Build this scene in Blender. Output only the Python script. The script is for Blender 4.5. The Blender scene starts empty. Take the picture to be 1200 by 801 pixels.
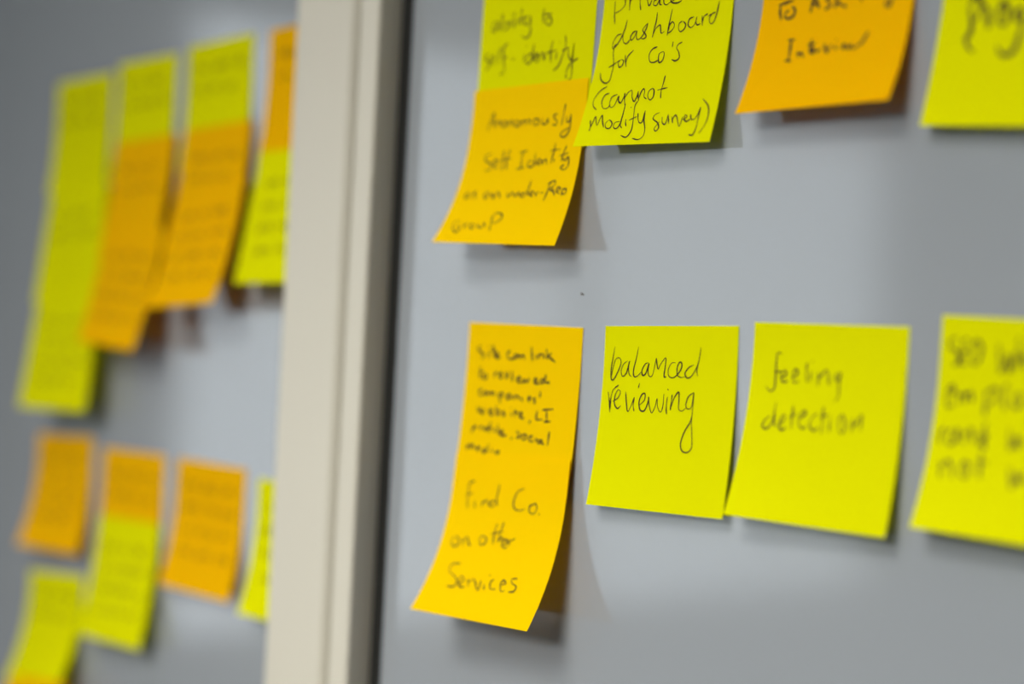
import bpy, bmesh, math, random
from mathutils import Matrix, Vector
import numpy as np

scene = bpy.context.scene
COL = scene.collection

# ------------------------------------------------------------------ camera
TH, F_PX, DIST, ROLL, HOR = [0.846437, 2032.666799, 0.518063, 0.0497, 9.587796]
PITCH = math.atan(HOR / F_PX)
f0 = Vector((-math.sin(TH), math.cos(TH), 0)); r0 = Vector((math.cos(TH), math.sin(TH), 0)); u0 = Vector((0, 0, 1))
fw = f0 * math.cos(PITCH) + u0 * math.sin(PITCH)
uc = -f0 * math.sin(PITCH) + u0 * math.cos(PITCH)
rt = r0 * math.cos(ROLL) + uc * math.sin(ROLL)
up = -r0 * math.sin(ROLL) + uc * math.cos(ROLL)
cam_data = bpy.data.cameras.new('camera')
cam = bpy.data.objects.new('camera', cam_data); COL.objects.link(cam)
cam.matrix_world = Matrix(((rt.x, up.x, -fw.x, 0), (rt.y, up.y, -fw.y, -DIST), (rt.z, up.z, -fw.z, 1.5), (0, 0, 0, 1)))
cam_data.sensor_width = 36; cam_data.lens = F_PX / 1200 * 36
cam_data.clip_start = .01
cam_data.dof.use_dof = True
cam_data.dof.focus_distance = .716
cam_data.dof.aperture_fstop = 2.5
scene.camera = cam

# ------------------------------------------------------------------ world, lights, exposure
world = bpy.data.worlds.new('world'); scene.world = world; world.use_nodes = True
bg = world.node_tree.nodes['Background']
bg.inputs['Color'].default_value = (.84, .93, 1, 1); bg.inputs['Strength'].default_value = 4.4
scene.view_settings.view_transform = 'Standard'; scene.view_settings.look = 'None'
scene.view_settings.gamma = 1; scene.view_settings.use_curve_mapping = False
scene.view_settings.exposure = -0.48
scene.cycles.use_denoising = True

def light(name, kind, loc, target, energy, color, **kw):
    d = bpy.data.lights.new(name, kind); d.energy = energy; d.color = color
    for k, v in kw.items(): setattr(d, k, v)
    o = bpy.data.objects.new(name, d); COL.objects.link(o); o.location = loc
    o.rotation_euler = (Vector(target) - Vector(loc)).to_track_quat('-Z', 'Y').to_euler()
    return o
# overhead lamp, spread narrowed to imitate lens vignetting; behind it, an added fill
light('narrow_beam_light', 'AREA', (-.46, -1.25, 2.655), (-.54, 0, 1.47), 5.0, (1, .975, .93), shape='SQUARE', size=1.1, spread=math.radians(36))
light('fill_panel_light', 'AREA', (-.10, -2.9, 2.655), (-.52, 0, 1.42), 8, (1, .97, .93), shape='SQUARE', size=1.1, spread=math.radians(36))  # unseen fill, added to lighten the shadows behind the curled paper
light('fill_panel_light', 'AREA', (-2.0, -2.2, 2.66), (-2.0, -2.2, 0), 10, (1, .97, .93), shape='RECTANGLE', size=1.2, size_y=.5)

# ------------------------------------------------------------------ helpers
def material(name, base, rough=.6, spec=.5, noise=None, bump=None, trans=0.0, emit=None, coat=0):
    m = bpy.data.materials.new(name); m.use_nodes = True
    nt = m.node_tree; b = nt.nodes['Principled BSDF']; out = nt.nodes['Material Output']
    b.inputs['Base Color'].default_value = (*base, 1); b.inputs['Roughness'].default_value = rough
    b.inputs['Specular IOR Level'].default_value = spec
    b.inputs['Coat Weight'].default_value = coat; b.inputs['Coat Roughness'].default_value = .03
    tc = nt.nodes.new('ShaderNodeTexCoord')
    if noise:
        sc, amt = noise
        n = nt.nodes.new('ShaderNodeTexNoise'); n.inputs['Scale'].default_value = sc; n.inputs['Detail'].default_value = 4
        nt.links.new(tc.outputs['Object'], n.inputs['Vector'])
        r = nt.nodes.new('ShaderNodeMapRange'); r.inputs['To Min'].default_value = 1 - amt; r.inputs['To Max'].default_value = 1 + amt
        nt.links.new(n.outputs['Fac'], r.inputs['Value'])
        x = nt.nodes.new('ShaderNodeVectorMath'); x.operation = 'SCALE'; x.inputs[0].default_value = base
        nt.links.new(r.outputs['Result'], x.inputs['Scale']); nt.links.new(x.outputs['Vector'], b.inputs['Base Color'])
    if bump:
        sc, amt = bump
        n = nt.nodes.new('ShaderNodeTexNoise'); n.inputs['Scale'].default_value = sc; n.inputs['Detail'].default_value = 3
        nt.links.new(tc.outputs['Object'], n.inputs['Vector'])
        bp = nt.nodes.new('ShaderNodeBump'); bp.inputs['Strength'].default_value = 1; bp.inputs['Distance'].default_value = amt
        nt.links.new(n.outputs['Fac'], bp.inputs['Height']); nt.links.new(bp.outputs['Normal'], b.inputs['Normal'])
    if trans:
        t = nt.nodes.new('ShaderNodeBsdfTranslucent'); t.inputs['Color'].default_value = (*base, 1)
        mx = nt.nodes.new('ShaderNodeMixShader'); mx.inputs['Fac'].default_value = trans
        nt.links.new(b.outputs[0], mx.inputs[1]); nt.links.new(t.outputs[0], mx.inputs[2]); nt.links.new(mx.outputs[0], out.inputs['Surface'])
    if emit:
        b.inputs['Emission Color'].default_value = (*emit[0], 1); b.inputs['Emission Strength'].default_value = emit[1]
    return m

M = {
    'wall': material('wall_paint', (.34, .355, .38), .8, .3, noise=(6, .03), bump=(180, .0003)),
    'ceiling': material('ceiling_paint', (.62, .62, .60), .9, .2, noise=(4, .03)),
    'floor': material('carpet', (.13, .13, .14), .95, .1, noise=(60, .25), bump=(300, .002)),
    'glass_board': material('grey_glass', (.245, .265, .280), .08, .65, noise=(2.2, .025)),
    'post': material('cream_lacquer', (.50, .475, .39), .42, .4, noise=(5, .02), bump=(220, .00006)),
    'rubber': material('black_rubber', (.012, .012, .010), .7, .2, bump=(400, .0001)),
    'lime': material('lime_paper', (.80, .80, .0), .85, .03, noise=(25, .02), bump=(500, .00004), trans=.4),
    'gold': material('golden_orange_paper', (.93, .66, .0), .85, .03, noise=(25, .02), bump=(500, .00004), trans=.4),
    'orange': material('orange_paper', (.90, .53, .0), .85, .03, noise=(25, .02), bump=(500, .00004), trans=.4),
    'ink': material('black_ink', (.045, .028, .008), .7, .1, noise=(300, .3)),
    'frame': material('window_frame_paint', (.6, .6, .58), .4, .4, noise=(5, .02)),
    'diffuser': material('lamp_diffuser', (.8, .8, .8), .5, .3, emit=((1, .97, .93), 3.0), noise=(5, .01)),
    'metal': material('lamp_metal', (.35, .35, .35), .4, .5, noise=(20, .03)),
}
M['pane'] = bpy.data.materials.new('window_glass'); M['pane'].use_nodes = True
_b = M['pane'].node_tree.nodes['Principled BSDF']
_b.inputs['Roughness'].default_value = 0; _b.inputs['IOR'].default_value = 1.01; _b.inputs['Transmission Weight'].default_value = 1

def link(name, me, mat, parent=None, loc=(0, 0, 0), smooth=False):
    me.materials.append(M[mat])
    if smooth: me.polygons.foreach_set('use_smooth', [True] * len(me.polygons))
    o = bpy.data.objects.new(name, me); COL.objects.link(o); o.location = loc
    if parent: o.parent = parent
    return o
def box_mesh(name, boxes, bevel=0):
    bm = bmesh.new()
    for a, b in boxes:
        c = [(a[i] + b[i]) / 2 for i in range(3)]; s = [abs(b[i] - a[i]) for i in range(3)]
        bmesh.ops.create_cube(bm, size=1, matrix=Matrix.Translation(c) @ Matrix.Diagonal((*s, 1)))
    if bevel: bmesh.ops.bevel(bm, geom=bm.edges[:], offset=bevel, segments=2, affect='EDGES', profile=.6)
    me = bpy.data.meshes.new(name); bm.to_mesh(me); bm.free(); return me
def box(name, a, b, mat, parent=None, bevel=0): return link(name, box_mesh(name, [(a, b)], bevel), mat, parent)
def boxes(name, bs, mat, parent=None, bevel=0): return link(name, box_mesh(name, bs, bevel), mat, parent)
def empty(name, loc):
    o = bpy.data.objects.new(name, None); COL.objects.link(o); o.location = loc; o.empty_display_size = .02; return o
def struct(o): o['kind'] = 'structure'; return o
def tag(o, label, cat, group=None):
    o['label'] = label; o['category'] = cat
    if group: o['group'] = group
    return o
def extrude_profile(name, pts, z0, z1):
    """closed profile in x,y pulled up from z0 to z1"""
    n = len(pts); v = [(x, y, z0) for x, y in pts] + [(x, y, z1) for x, y in pts]
    f = [(i, (i + 1) % n, (i + 1) % n + n, i + n) for i in range(n)] + [tuple(range(n))[::-1], tuple(range(n, 2 * n))]
    me = bpy.data.meshes.new(name); me.from_pydata(v, [], f); me.update()
    bm = bmesh.new(); bm.from_mesh(me); bmesh.ops.recalc_face_normals(bm, faces=bm.faces[:]); bm.to_mesh(me); bm.free()
    return me

# ------------------------------------------------------------------ the room
X0, X1, Y0, YW, ZC = -3.2, 2.6, -4.2, .040, 2.7
struct(box('floor', (X0, Y0, -.1), (X1, YW + .1, 0), 'floor'))
struct(box('ceiling', (X0, Y0, ZC), (X1, YW + .1, ZC + .1), 'ceiling'))
struct(box('wall_front', (X0, YW, 0), (X1, YW + .1, ZC), 'wall'))
struct(box('wall_back', (X0, Y0 - .1, 0), (X1, Y0, ZC), 'wall'))
struct(box('wall_right', (X1, Y0, 0), (X1 + .1, YW, ZC), 'wall'))
WY0, WY1, WZ0, WZ1 = -3.9, -1.3, .80, 2.25
struct(boxes('wall_left', [((X0 - .1, Y0, 0), (X0, WY0, ZC)), ((X0 - .1, WY1, 0), (X0, YW, ZC)),
    ((X0 - .1, WY0, 0), (X0, WY1, WZ0)), ((X0 - .1, WY0, WZ1), (X0, WY1, ZC))], 'wall'))
win = struct(empty('window_1', (X0, (WY0 + WY1) / 2, WZ0)))
def wbox(name, a, b, mat, bevel=0):
    o = box(name, a, b, mat, None, bevel); o.parent = win; o.matrix_parent_inverse = Matrix.Translation(win.location).inverted(); return o
ym = (WY0 + WY1) / 2
for a, b in (((WY0, WZ0), (WY0 + .05, WZ1)), ((WY1 - .05, WZ0), (WY1, WZ1)), ((WY0 + .05, WZ0), (WY1 - .05, WZ0 + .05)), ((WY0 + .05, WZ1 - .05), (WY1 - .05, WZ1))):
    wbox('window_frame', (X0 - .08, a[0], a[1]), (X0 - .02, b[0], b[1]), 'frame', .003)
wbox('mullion', (X0 - .075, ym - .02, WZ0 + .05), (X0 - .025, ym + .02, WZ1 - .05), 'frame', .003)
wbox('pane', (X0 - .052, WY0 + .05, WZ0 + .05), (X0 - .048, ym - .02, WZ1 - .05), 'pane')
wbox('pane', (X0 - .052, ym + .02, WZ0 + .05), (X0 - .048, WY1 - .05, WZ1 - .05), 'pane')
struct(box('baseboard_left', (X0, Y0, 0), (X0 + .015, YW - .02, .1), 'frame', None, .002))
struct(box('baseboard_back', (X0 + .02, Y0, 0), (X1, Y0 + .015, .1), 'frame', None, .002))
for lx, ly, hx, hy, lab in ((-.46, -1.25, .60, .60, 'square narrow-beam ceiling light in front of the glass boards'), (-.10, -2.9, .60, .60, 'added square fill light on the ceiling further back from the boards'), (-2.0, -2.2, .63, .28, 'long ceiling light nearest the window')):  # the second housing carries the added fill lamp
    t = tag(empty('ceiling_light', (lx, ly, ZC)), lab, 'light', 'ceiling lights')
    boxes('frame', [((-hx, -hy, -.03), (hx, -hy + .03, 0)), ((-hx, hy - .03, -.03), (hx, hy, 0)), ((-hx, -hy + .03, -.03), (-hx + .03, hy - .03, 0)), ((hx - .03, -hy + .03, -.03), (hx, hy - .03, 0))], 'metal', t)
    box('diffuser', (-hx + .03, -hy + .03, -.012), (hx - .03, hy - .03, -.004), 'diffuser', t)

# ------------------------------------------------------------------ glass boards and the cream post between them
PX0, PX1 = -.7496, -.6777            # post
BX0 = -.6700                         # left edge of the right board
LY = .024                            # the left board hangs this much further back
def board(name, x0, x1, y, label):
    t = tag(empty(name, ((x0 + x1) / 2, YW, .70)), label, 'board', 'grey glass writing boards')
    g = box('glass_panel', (x0, y, .70), (x1, y + .006, 2.25), 'glass_board', None, .0006)
    k = box('backing', (x0 + .02, y + .006, .72), (x1 - .02, YW - .002, 2.23), 'metal')
    for o in (g, k): o.parent = t; o.matrix_parent_inverse = Matrix.Translation(t.location).inverted()
    return t
right = board('glass_board', BX0, 1.15, 0, 'grey-blue glass board to the right of the cream post, in focus')
left = board('glass_board', -2.6, PX0 + .012, LY, 'grey glass board to the left of the cream post, out of focus')
# small pen speck left on the right board
bm = bmesh.new()
for (x, z, rx, rz) in ((-.5410, 1.5255, .0011, .0003), (-.5416, 1.5260, .0005, .0004)):
    vs = [bm.verts.new((x + rx * math.cos(a), -.0002, z + rz * math.sin(a))) for a in [i * math.pi / 5 for i in range(10)]]
    bm.faces.new(vs)
me = bpy.data.meshes.new('pen_speck'); bm.to_mesh(me); bm.free()
sp = link('pen_speck', me, 'ink'); sp.parent = right; sp.matrix_parent_inverse = Matrix.Translation(right.location).inverted()
sp['label'] = 'tiny dark pen speck on the glass'

H = .014
post = struct(empty('trim_1', ((PX0 + PX1) / 2, YW, 0)))
def on_post(o): o.parent = post; o.matrix_parent_inverse = Matrix.Translation(post.location).inverted(); return o
G0, G1 = -.6995, -.6950              # groove
r = .0012
on_post(link('cover_plate', extrude_profile('cover_plate', [(PX0 + .014, YW), (PX0 + .014, 0), (PX0, -.002), (PX0, -H + r), (PX0 + .3 * r, -H + .3 * r), (PX0 + r, -H), (G0 - .004, -H), (G0 - .002, -H + .0005), (G0, -H + .003), (G0, YW)], 0, ZC), 'post'))
on_post(link('groove_strip', extrude_profile('groove_strip', [(G0, YW), (G0, -H + .0042), (G1, -H + .0042), (G1, YW)], 0, ZC), 'post'))
on_post(link('edge_bead', extrude_profile('edge_bead', [(G1, YW), (G1, -H + .0012), (G1 + .0015, -H - .0002), (G1 + .004, -H - .0010), (PX1 - .0015, -H - .0010), (PX1 - .0004, -H - .0006), (PX1, -H + .0004), (PX1, YW)], 0, ZC), 'post'))
on_post(link('rubber_gasket', extrude_profile('rubber_gasket', [(PX1, YW), (PX1, -.0010), (PX1 + .0022, -.0014), (BX0 - .0008, -.0012), (BX0, -.0004), (BX0, YW)], .70, 2.25), 'rubber'))

# ------------------------------------------------------------------ sticky notes: 76 mm squares held by their top edge
S = .076; NK = 33
VV = np.linspace(0, 1, NK)
# key, note it is stuck to, paper, x and z of the top edge's middle, tilt, end curl angle, twist, overlap with the note above, start of curl, width against height, label
NOTES = [
    ('A', None, 'lime', -0.5783, 1.6664, 0.0333, 0.1440, -0.3407, 0.000, 0.599, 1.000,
     'lime yellow sticky note reading ability to self-identify, half covered by an orange note'),
    ('B', 'A', 'gold', -0.5812, 1.6193, 0.0015, 0.5429, -0.3407, 0.378, 0.000, 1.000,
     'orange sticky note reading Anonomously Self Identity as an under-Rep Group, curling off the board'),
    ('C', None, 'lime', -0.4989, 1.6614, 0.0112, 0.3303, -0.3499, 0.000, 0.050, 0.975,
     "lime yellow sticky note reading private dashboard for co's (cannot modify survey)"),
    ('D', None, 'orange', -0.4106, 1.6690, -0.0021, 0.4704, -0.0175, 0.000, 0.196, 0.940,
     'orange sticky note in the upper row reading To Ask and Interview'),
    ('E', None, 'lime', -0.3241, 1.6592, 0.0698, 0.2143, -0.0031, 0.000, 0.193, 0.970,
     'lime yellow sticky note with thick marker letters prog, at the upper right'),
    ('F', None, 'gold', -0.5773, 1.5116, 0.0110, 0.1262, -0.0939, 0.000, 0.050, 1.000,
     "orange sticky note reading Site can link to reviewed companies' website, LI profile, social media"),
    ('G', 'F', 'gold', -0.5780, 1.4529, -0.0295, 0.6318, -0.0939, 0.227, 0.000, 1.000,
     'orange sticky note reading Find Co. on other Services, stuck below the Site can link note'),
    ('H', None, 'lime', -0.4885, 1.5131, -0.0232, 0.1998, -0.2392, 0.000, 0.050, 0.980,
     'lime yellow sticky note reading balanced reviewing'),
    ('I', None, 'lime', -0.4070, 1.5155, 0.0026, 0.2986, -0.3956, 0.000, 0.050, 0.950,
     'lime yellow sticky note with faint letters feeling detection'),
    ('J', None, 'lime', -0.3203, 1.5189, 0.0268, 0.4000, 0.0500, 0.000, 0.250, 0.970,
     'lime yellow sticky note with bold words SEO, employ, rank and not, at the right'),
    ('K', None, 'lime', -1.0503, 1.6656, -0.0136, 0.1216, -0.3922, 0.000, 0.236, 1.000,
     'topmost of the three yellow notes in the leftmost column of the left board'),
    ('K2', 'K', 'lime', -1.0437, 1.5928, -0.0604, 0.1174, -0.3922, 0.041, 0.000, 1.000,
     'middle of the three yellow notes hanging in the leftmost column of the left board'),
    ('K3', 'K2', 'lime', -1.0325, 1.5226, -0.0168, 0.1373, -0.3922, 0.067, 0.000, 1.000,
     'bottom of the three yellow notes in the leftmost column, above a lone orange note'),
    ('L', None, 'lime', -0.9685, 1.6707, -0.0069, 0.1491, 0.0794, 0.000, 0.237, 0.950,
     'yellow note at the top of the second column on the left board'),
    ('L2', 'L', 'orange', -0.9630, 1.6201, -0.0234, 0.1454, 0.0794, 0.334, 0.000, 0.950,
     'orange note directly under the yellow one in the second column of the left board'),
    ('L3', 'L2', 'orange', -0.9559, 1.5647, 0.0579, 0.2741, 0.0794, 0.265, 0.000, 0.950,
     'lower orange note in the second column, its end hanging lowest of the orange pair'),
    ('M', None, 'lime', -0.8839, 1.6738, -0.0195, 0.1404, -0.0330, 0.000, 0.250, 0.940,
     'yellow note at the top of the third column on the left board'),
    ('M2', 'M', 'orange', -0.8791, 1.6230, -0.0262, 0.2939, -0.0330, 0.330, 0.000, 0.940,
     'upper orange note in the third column, directly under the yellow one'),
    ('M3', 'M2', 'orange', -0.8754, 1.5887, -0.0639, 0.3948, -0.0330, 0.546, 0.000, 0.940,
     'lower orange note in the third column of the left board, its end curling out'),
    ('N', None, 'orange', -0.7935, 1.6745, -0.0148, 0.1808, 0.1426, 0.000, 0.190, 1.000,
     'orange note at the upper left edge of the cream post, partly behind it'),
    ('N2', 'N', 'lime', -0.7902, 1.6044, -0.0043, 0.2055, 0.1426, 0.074, 0.000, 1.000,
     'yellow note under the orange one, partly behind the cream post in the upper group'),
    ('O', None, 'orange', -1.0529, 1.4292, -0.0416, 0.3514, -0.4776, 0.000, 0.138, 1.000,
     'leftmost orange note in the lower group of the left board'),
    ('P', None, 'orange', -0.9614, 1.4256, -0.0116, 0.1510, -0.0217, 0.000, 0.217, 1.000,
     'orange note in the lower group, its lower half covered by a yellow note'),
    ('P2', 'P', 'lime', -0.9606, 1.3835, -0.0266, 0.2349, -0.0217, 0.446, 0.000, 1.000,
     'yellow note hanging from the middle orange note of the lower group'),
    ('Q', None, 'orange', -0.8711, 1.4256, 0.0089, 0.2972, -0.2328, 0.000, 0.254, 0.980,
     'single orange note in the lower group, nearest to the cream post'),
    ('R', None, 'lime', -0.7828, 1.4215, -0.0093, 0.3357, 0.0246, 0.000, 0.175, 1.000,
     'thin visible sliver of yellow note behind the cream post in the lower group'),
    ('S', None, 'lime', -1.0554, 1.3379, -0.0696, 0.5267, 0.0929, 0.000, 0.050, 1.000,
     'yellow note in the bottom left corner, under the leftmost orange note of the lower group'),
    ('U', 'S', 'orange', -1.0431, 1.2715, -0.0854, 0.3500, 0.0929, 0.092, 0.000, 1.000,
     'orange note at the very bottom left, stuck to the end of the corner yellow note'),
]
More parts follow.
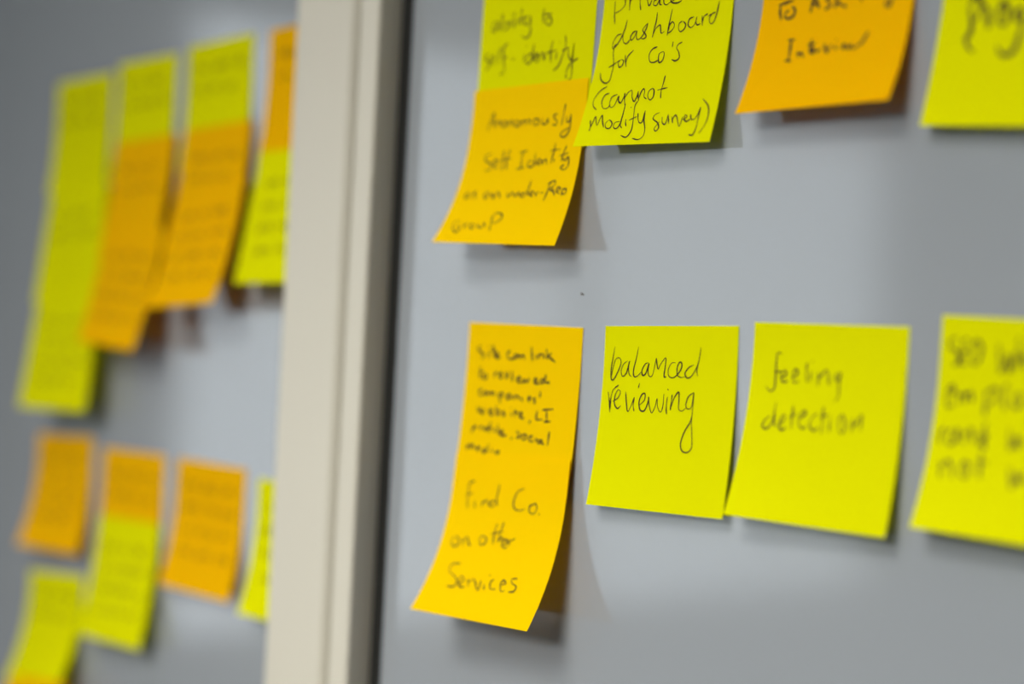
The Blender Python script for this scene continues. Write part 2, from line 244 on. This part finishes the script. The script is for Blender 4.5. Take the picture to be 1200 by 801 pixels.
# pen strokes in thousandths of the note's width and height, and the pen's width in mm
INK = {
    'H': (0.68, '85,115 74,173 64,235 69,293 89,297 119,252 138,207 128,179 98,183 79,230 70,279;190,193 160,211 144,247 157,278 183,264 198,224 206,193 200,228 209,266 229,279;272,113 257,179 241,241 247,276 272,275 306,248;352,200 328,209 306,244 315,270 338,257 358,204 353,243 364,273 388,269 400,225 411,173;411,173 420,212 430,233 449,203 483,172 481,219 477,271 494,275;557,197 527,201 506,236 513,270 545,278 574,262 601,230 604,200 586,196 571,226 576,262 599,275 634,272;693,207 659,221 632,251 646,276 674,271 701,241 726,190 739,114;731,177 716,228 724,266;52,365 67,413 80,480;78,466 79,404 92,355 133,327;97,419 135,398 150,365 130,354 111,385 111,430 137,457 163,441;191,361 203,418 220,470 241,443 262,390;262,390 259,434 270,468;294,312 288,341;308,432 341,405 343,370 319,375 302,415 315,458 349,461 371,412 372,386 381,429 405,472 427,437 437,393 446,436 470,465 485,435 486,366;514,382 511,434 517,477;510,339 517,346;548,368 544,416 544,454;545,441 563,389 594,354 601,397 604,443 629,454 656,437;700,355 667,378 654,420 668,441 696,428 705,351 706,419 706,512 719,588 725,646 695,672 658,663 643,625 661,565 695,512 704,478'),
    'C': (0.68, '91,144 95,210 106,277;98,214 136,203 173,178 174,146 161,123 114,118 91,137;213,121 213,164 215,211;213,179 221,151 245,132;291,137 296,180 306,217;343,149 369,198 393,155;434,166 406,177 404,198 429,201 449,168 450,196 469,205;480,136 482,192 504,207 527,197 564,183 552,165 534,180 547,199 586,205 619,196;174,338 139,346 116,381 119,418 142,405 174,364 195,315 206,261;195,315 187,350 200,388 227,398 248,378;290,331 266,339 250,363 259,382 281,366 295,331 296,364 310,383 338,371 365,330 374,295;374,295 348,318 341,335 365,356 373,374 350,383 333,374;440,241 438,294 427,343 424,382;426,365 440,334 471,315 480,341 489,363 512,355;553,235 545,290 539,339 537,382;539,368 566,356 583,329 567,307 546,322 541,354;640,310 618,322 618,350 635,368 662,354 667,330 645,311;723,294 691,305 687,336 709,352 734,337 747,296 742,323 754,342 777,337;784,293 788,321 793,349;791,325 799,301 825,287;880,285 854,293 839,319 852,344 874,336 890,290 900,229;827,301 880,285;160,396 131,404 131,449 149,510 148,569 143,607 114,620 74,598 54,555;113,529 157,510 195,491;202,488 186,505 198,532 221,523 225,497 202,488;232,464 241,502 255,536;246,510 254,473 292,440;475,437 438,449 420,480 434,517 465,525 497,515;525,467 498,479 497,507 510,530 532,517 536,482 525,467;590,419 589,450;661,427 634,437 624,457 643,480 655,513 630,529 599,519;136,640 86,666 54,715 62,752 96,779;168,682 134,694 123,733 146,771 180,772 196,752;233,693 196,708 189,744 207,770 231,757 247,704 254,733 277,745 295,693;288,686 299,729 315,765;299,715 316,687 341,678 354,718 378,744 390,716 394,685;390,685 400,717 412,742;408,728 415,693 428,673 441,688 446,720 469,735;497,674 474,690 474,721 498,742 516,724 512,689 497,674;574,607 571,648 566,696 574,738;537,687 610,678;72,840 87,878 90,908;88,893 99,849 107,820 126,858 139,873 147,836 157,815 172,852 196,890;216,847 201,868 216,894 244,896 253,870 231,848 216,847;309,858 274,864 270,889 293,901 313,880 317,830 316,787 317,755;318,844 319,880 338,899;351,846 354,867 366,890;367,774 365,781;407,742 393,770 401,820 412,877 414,920 391,955 346,943;376,854 429,835;431,814 443,850 460,872 480,866 481,802;481,802 490,859 514,910 516,952 488,973 440,964;594,819 563,831 557,855 596,878 614,907 599,927 584,909 611,872;620,844 631,879 656,887 660,832;660,832 680,888;691,847 708,886;700,869 711,842 726,849 761,906 770,851;776,869 801,853 785,842 783,865 805,880 827,867;823,840 835,868 857,869 875,843 884,803;884,803 883,870 884,917 872,958 842,957;884,756 934,799 949,853 939,906 912,952'),
    'A': (0.78, '146,220 108,230 97,261 114,282 141,258 157,224 156,266 173,283;191,178 183,235 183,280;186,268 217,235 246,237 240,268 202,282;268,216 269,267;270,184 274,190;298,174 294,231 304,273;327,221 331,259;363,160 355,216 364,258;323,227 426,209;389,225 398,258 431,257 445,211;445,211 447,274 447,318 411,341 371,322;558,176 554,219 563,267;543,209 631,213;614,224 584,240 587,269 615,277 631,253 614,224;88,410 50,427 62,447 94,468 88,500 59,512;99,468 132,451 140,432 115,431 109,463 126,483;193,377 175,434 170,479;260,363 223,379 220,443 237,508 221,543 196,538;212,456 259,439;300,461 324,457;412,436 408,486;421,386 426,391;478,434 442,444 426,475 447,495 478,471 491,378;488,434 488,485;501,473 532,449 516,436 502,460 512,486 540,488;540,444 542,488;542,463 572,433 586,478 600,441;657,370 641,431 648,500;600,441 691,428;696,435 688,484;713,380 716,385;760,346 766,408 745,462 719,517 676,548;738,437 798,417;789,416 795,465 824,492 836,394;836,394 831,468 832,517 831,594 809,605;817,510 790,551 786,600;817,510 882,486'),
    'B': (0.82, '163,255 179,189 202,146 207,196 219,241;170,205 220,203;236,198 235,237;234,215 264,200 275,234;302,202 284,218 301,241 324,231 320,209 302,202;344,205 342,241;342,221 373,204 383,241;417,204 398,220 412,242 439,239 440,217 417,204;458,213 464,246;463,224 490,209 499,242;498,221 529,210 540,243;584,205 568,220 578,245 606,244 610,219 584,205;639,208 645,241 676,243 686,209;686,209 697,244;768,190 739,199 750,221 772,236 763,257 732,252;829,136 821,188 810,262;847,211 853,243 875,240 883,198;883,198 885,256 878,303 846,333 813,321 824,300 888,277;235,399 185,413 189,442 243,467 246,502 203,506;266,480 302,459 283,441 261,462 287,492 314,488;342,388 344,455 358,512;398,385 378,434 393,508;318,448 419,436;513,402 512,457 523,502;483,406 552,398;481,508 556,500;607,461 577,466 578,493 611,500 625,468 626,413;631,462 640,496;652,482 687,471 667,453 650,474 678,494;692,460 701,493;700,473 722,459 736,492;783,362 776,431 768,487;748,408 810,403;791,459 792,477;819,401 828,408;878,383 860,435 856,478;832,445 903,427;865,457 881,474 908,448;908,448 919,502 892,528 859,516 883,496;125,645 92,662 112,687 135,657 152,685;188,641 161,652 194,671 178,689;302,644 262,661 284,691 312,656 335,692;337,651 356,693 374,646 410,690;460,654 477,684 504,655 524,685;530,662 539,685 558,657 578,686;612,658 586,669 603,690 628,658 639,585;631,647 645,682;658,676 686,660 663,650 656,671 685,688;697,660 713,689;709,672 725,655;745,667 765,662;801,596 798,652 786,717;784,612 837,592 842,620 809,641 845,659;828,630 866,687;870,665 899,644 876,634 871,659 903,677;914,644 922,688;915,650 943,645 948,672 921,677;140,839 100,852 113,898 154,924 172,904 156,878 136,885;183,858 215,897;203,878 223,858;254,858 250,877 277,897 289,877 254,858;309,858 324,883 358,889 355,852;355,852 386,885;405,808 420,858 433,908;403,827 427,790 476,797 489,827 459,852 424,858'),
    'D': (1.30, '114,405 156,398 218,390;129,404 131,443 150,487;207,422 234,440 229,472 196,483 170,471 173,448 195,441;350,397 344,432 345,467;350,397 384,418 397,452;344,429 393,428;464,405 439,413 469,434 465,451 437,463;500,397 507,439 504,462;502,450 536,430;514,434 547,452 579,464;662,416 674,448;854,456 831,468 836,491 857,491 863,469 871,452;224,602 271,604;245,607 253,663 257,714;230,714 278,719;308,672 324,705;317,688 336,684 359,708;388,613 390,659 391,689;366,641 418,637;402,687 422,677 411,667 401,684 427,696;436,676 449,692;444,682 462,672;477,646 509,695 527,654;552,663 567,689;551,633 555,638;601,680 620,670 608,666 605,680 629,689;633,665 648,691 659,668 678,694 702,678 727,663 740,635 753,612'),
    'E': (2.00, '150,429 176,506 181,558 163,585 178,622 217,651;150,429 178,395 213,408 214,468 189,510;199,408 236,437 264,462 264,490 280,545;349,419 329,437 319,484 335,524 363,525 372,486 357,439 349,419;446,454 413,476 424,511 452,513 455,482;453,458 460,536 450,575 440,637 410,667 373,666 337,626'),
    'F': (1.15, '124,139 96,154 115,173 147,188 153,207 132,214;196,169 201,211;195,136 199,140;230,129 244,167 251,205;217,168 267,160;258,194 286,182 273,171 258,189 276,204 307,200;393,160 369,172 372,200 402,207 426,200;452,174 428,183 430,202 450,193 465,176 469,195;481,178 484,203;485,186 510,180 521,204;577,125 583,168 593,211;622,169 625,199;645,160 645,195;647,173 677,164 692,190;706,133 714,168 720,194;719,178 752,155;722,175 755,190 788,207;129,262 131,306 139,340;121,296 164,293;182,306 163,321 173,335 198,328 196,311 182,306;262,294 266,327;265,305 290,287;305,308 329,298 316,290 305,302 316,321 340,320;357,283 374,321 394,281;422,274 427,318 426,340;474,326 501,316 488,306 471,321 484,339 512,338;518,318 529,339 542,319 557,338 577,309;619,323 643,316 629,306 619,321 629,336 665,337;705,308 678,314 672,331 692,332 710,310 718,280;709,307 715,326 755,326;165,400 137,412 144,434 174,435;196,409 186,423 200,434 215,419 196,409;227,413 230,435;232,418 248,411 253,433;253,416 273,412 278,434;315,413 328,445 341,472;318,418 349,410 352,432 328,439;423,411 396,421 399,443 423,436 428,414 436,443;457,415 462,447;461,425 490,418 502,444;523,421 532,453;586,436 605,427 592,420 582,434 600,452;645,424 626,431 647,443 633,455;683,379 680,419;134,506 153,541 165,515 188,550 207,506;249,531 273,521 259,511 244,529 264,547 293,542;306,488 309,538;311,521 339,514 342,536 314,543;385,516 366,526 392,535 369,548;444,520 452,544;435,491 438,495;477,499 485,545;464,519 509,516;519,531 542,521 529,514 516,529 534,546 562,544;620,554 611,576;671,493 670,544 721,541;710,488 806,476;749,490 758,549;735,555 793,547;127,618 115,647 111,670;123,622 142,629 123,644;183,620 184,648;185,631 204,618;227,625 221,639 239,643 245,629 227,625;280,590 263,614 271,657;249,631 298,622;311,621 316,651;340,597 352,662;366,650 393,639 379,629 366,647 385,662 429,656;476,663 471,680;511,627 537,641 544,655 513,665;581,638 563,650 571,671 594,667 599,647 581,638;655,643 628,653 632,674 664,674;684,651 688,675;729,658 702,666 709,681 727,672 733,661 740,679 760,682;791,605 789,643 789,688;81,740 84,777;85,751 111,738 117,768;117,748 141,738 151,765;176,760 200,752 186,745 173,760 192,775;259,753 235,758 235,777 258,770 271,746 279,723;272,752 280,773;313,745 322,770;373,754 349,762 356,772 371,765 375,755 383,770'),
    'G': (0.85, '204,165 156,183 155,250 168,332;140,251 197,238;223,280 236,327;293,279 294,313;294,294 335,272 357,304;398,267 366,284 372,307 405,295 416,252 427,171;416,252 430,298;648,181 591,207 567,265 582,302 626,312 672,300;739,267 709,283 716,315 752,322 772,292 759,266 739,267;794,317 799,324;119,508 99,529 114,563 151,565 167,533 142,511 119,508;194,511 208,559;201,535 227,503 259,545 278,548;363,481 341,498 356,536 390,532 399,502 363,481;463,401 454,459 465,526;428,466 526,443;515,387 505,445 502,513;505,503 530,476 541,523;543,528 583,505 556,488 540,519 569,540 592,528;588,481 603,522;597,499 641,476;245,666 172,679 176,725 234,749 274,781 259,814 202,816;300,788 328,764 294,742 285,774 318,807 358,802;356,751 384,799;373,774 403,745;412,749 477,813 470,748;507,768 525,805;521,707 530,713;575,730 553,753 574,791 615,786;645,757 678,743 649,727 641,758 665,795 694,786;759,705 717,714 729,737 770,752 766,782 725,792'),
    'I': (0.80, '201,155 171,153 167,199 170,263 171,328 143,346 109,322;155,248 225,245;207,278 243,257 228,238 207,258 218,294 257,292;285,278 319,247 300,229 285,258 296,296 329,288;373,194 375,248 385,292;404,234 405,285;405,183 409,189;453,238 458,308;457,270 494,230 515,235 527,298;593,235 566,246 565,271 588,264 595,235 591,289 595,351 575,377;166,472 136,494 125,527 154,538 185,503 196,399;198,457 200,509 219,521;243,513 266,479 260,460 241,480 236,520 257,538 284,523;314,411 313,476 319,530;295,470 342,448;363,473 400,448 389,432 364,456 363,498 389,522 411,508;474,440 441,468 436,506 465,527 494,509;510,406 511,463 516,539;493,458 548,442;558,454 563,529;636,436 616,463 625,512 648,526 660,485 636,436;703,451 702,520;701,501 742,449 755,429;755,429 756,510'),
    'J': (1.15, '91,99 51,116 60,149 97,167 102,216 73,227;150,100 122,117 126,160 155,159;126,160 119,215 155,217;203,103 176,133 177,206 212,209 229,140 203,103;319,116 336,249 368,161 380,241 411,148;422,81 424,229;426,186 453,155 462,221;71,375 96,344 82,320 61,346 65,420 99,407;121,351 128,405;129,370 156,349 162,397;164,363 190,341 202,389;270,330 270,379 277,446;271,340 319,317 335,354 284,397;379,289 363,352 376,409;439,327 414,358 424,390 451,388 457,345 439,327;47,526 55,595;49,545 69,514;117,519 92,541 102,590 134,577 140,517 153,580;177,523 189,586;184,547 215,510 239,576;290,474 283,533 302,600;249,536 305,531 268,574 309,579;417,492 434,586 456,526 471,573 487,514;79,672 93,751;86,702 125,667 163,748;211,658 195,690 211,733 238,724 232,676 211,658;290,601 294,669 304,732;267,652 331,655;450,662 479,755 495,686 511,732 525,673'),
}
KEY = {n[0]: n for n in NOTES}
def alphas(n):
    if n[1]:
        pa = alphas(KEY[n[1]])
        return np.interp(VV + 1 - n[8], VV, pa) + (n[6] - pa[-1]) * np.clip((VV - n[8]) / (1 - n[8]), 0, 1)
    return n[6] * np.clip((VV - n[9]) / (1 - n[9]), 0, 1)
def surf(n, u, v):
    a = alphas(n); A = a[None, :] * (1 + n[7] * (u - .5))[:, None]
    c, s = np.cos(A), np.sin(A); h = S / (NK - 1); z = np.zeros((len(u), 1))
    cd = np.concatenate([z, np.cumsum((c[:, 1:] + c[:, :-1]) / 2, 1)], 1) * h
    cw = np.concatenate([z, np.cumsum((s[:, 1:] + s[:, :-1]) / 2, 1)], 1) * h
    q = np.clip(v, 0, 1) * (NK - 1); i = np.clip(q.astype(int), 0, NK - 2); fr = q - i; k = np.arange(len(u))
    d = cd[k, i] + (cd[k, i + 1] - cd[k, i]) * fr; w = cw[k, i] + (cw[k, i + 1] - cw[k, i]) * fr
    if n[1]: w = w + surf(KEY[n[1]], u, np.full_like(u, 1 - n[8]))[2] + .0006
    else: w = w + .0004
    return (u - .5) * S * n[10], d, w
def pts(n, u, v, off=0.0):
    """object-space points on the note, pushed off along its normal"""
    u = np.asarray(u, float); v = np.asarray(v, float)
    s, d, w = surf(n, u, v); e = .01
    _, d1, w1 = surf(n, u, np.clip(v + e, 0, 1)); _, d0, w0 = surf(n, u, np.clip(v - e, 0, 1))
    td, tw = d1 - d0, w1 - w0; l = np.hypot(td, tw)
    return np.stack([s, -(w + off * td / l), -(d - off * tw / l)], 1)
def note_mesh(n, nu=11, nv=17):
    us, vs = np.meshgrid(np.linspace(0, 1, nu), np.linspace(0, 1, nv)); us, vs = us.ravel(), vs.ravel()
    P = np.concatenate([pts(n, us, vs, 0), pts(n, us, vs, -.00018)]); K = nu * nv; f = []
    for j in range(nv - 1):
        for i in range(nu - 1):
            a = j * nu + i; f.append((a, a + nu, a + nu + 1, a + 1)); f.append((K + a, K + a + 1, K + a + nu + 1, K + a + nu))
    ring = [i for i in range(nu)] + [j * nu + nu - 1 for j in range(1, nv)] + [(nv - 1) * nu + i for i in range(nu - 2, -1, -1)] + [j * nu for j in range(nv - 2, 0, -1)]
    m = len(ring); P = np.concatenate([P, P[ring], P[[K + i for i in ring]]]); nf = len(f)
    f += [(2 * K + i, 2 * K + (i + 1) % m, 2 * K + m + (i + 1) % m, 2 * K + m + i) for i in range(m)]
    me = bpy.data.meshes.new('sticky_note'); me.from_pydata([tuple(p) for p in P], [], f); me.update()
    me.polygons.foreach_set('use_smooth', [True] * nf + [False] * m); return me
def smooth_line(p, k=5):
    p = np.array(p, float)
    if len(p) < 3: return np.array([p[0] + (p[1] - p[0]) * t for t in np.linspace(0, 1, 4)])
    q = np.concatenate([[2 * p[0] - p[1]], p, [2 * p[-1] - p[-2]]]); out = []
    for i in range(1, len(q) - 2):
        for t in np.arange(k) / k:
            out.append(.5 * (2 * q[i] + (q[i + 1] - q[i - 1]) * t + (2 * q[i - 1] - 5 * q[i] + 4 * q[i + 1] - q[i + 2]) * t * t + (3 * q[i] - q[i - 1] - 3 * q[i + 1] + q[i + 2]) * t ** 3))
    out.append(p[-1]); return np.array(out)
def ink_mesh(n, lines, width):
    V = []; Fc = []; rnd = random.Random(len(lines))
    for ln in lines:
        c = smooth_line(ln); t = np.gradient(c, axis=0); t /= np.maximum(np.hypot(t[:, 0], t[:, 1]), 1e-9)[:, None]
        nn = np.stack([-t[:, 1], t[:, 0]], 1); m = len(c); g = np.linspace(0, 1, m)
        hw = width / 2 / S * (.80 + .25 * np.sin(g * 7 + rnd.random() * 6)) * np.clip(np.minimum(g, 1 - g) * 8 + .45, 0, 1)
        a = c + nn * hw[:, None]; b = c - nn * hw[:, None]
        P = pts(n, np.concatenate([a[:, 0], b[:, 0]]), np.concatenate([a[:, 1], b[:, 1]]), .00012)
        k = len(V); V += [tuple(p) for p in P]
        Fc += [(k + i, k + i + 1, k + m + i + 1, k + m + i) for i in range(m - 1)]
    me = bpy.data.meshes.new('handwriting'); me.from_pydata(V, [], Fc); me.update(); return me
def scribble(seed, top, rows):
    """illegible cursive lines for the notes too blurred to read"""
    rnd = random.Random(seed); out = []
    for r_ in range(rows):
        v = top + r_ * .17; u = .12 + rnd.random() * .06
        while u < .78:
            wlen = .10 + rnd.random() * .18; ln = []; x = u
            while x < min(u + wlen, .88):
                ln.append((x, v + rnd.uniform(-.045, 0))); ln.append((x + .018, v + rnd.uniform(0, .035))); x += .036
            if len(ln) > 2: out.append(ln)
            u = x + .05
    return out
for n in NOTES:
    o = link('sticky_note', note_mesh(n), n[2], None, (n[3], 0 if n[3] > -.72 else LY, n[4]), smooth=False)
    o.rotation_euler = (0, n[5], 0)
    tag(o, n[11], 'sticky note', 'sticky notes on the right board' if n[3] > -.72 else 'sticky notes on the left board')
    if n[0] in INK:
        wd, txt = INK[n[0]]
        lines = [[tuple(float(q) / 1000 for q in p.split(',')) for p in s.split()] for s in txt.split(';')]
        h = link('handwriting', ink_mesh(n, lines, wd / 1000), 'ink', o)
    else:
        covered = any(m[1] == n[0] for m in NOTES)
        h = link('handwriting', ink_mesh(n, scribble(n[0], .2 if not n[1] else .25, 2 if covered else 4), .00055), 'ink', o)
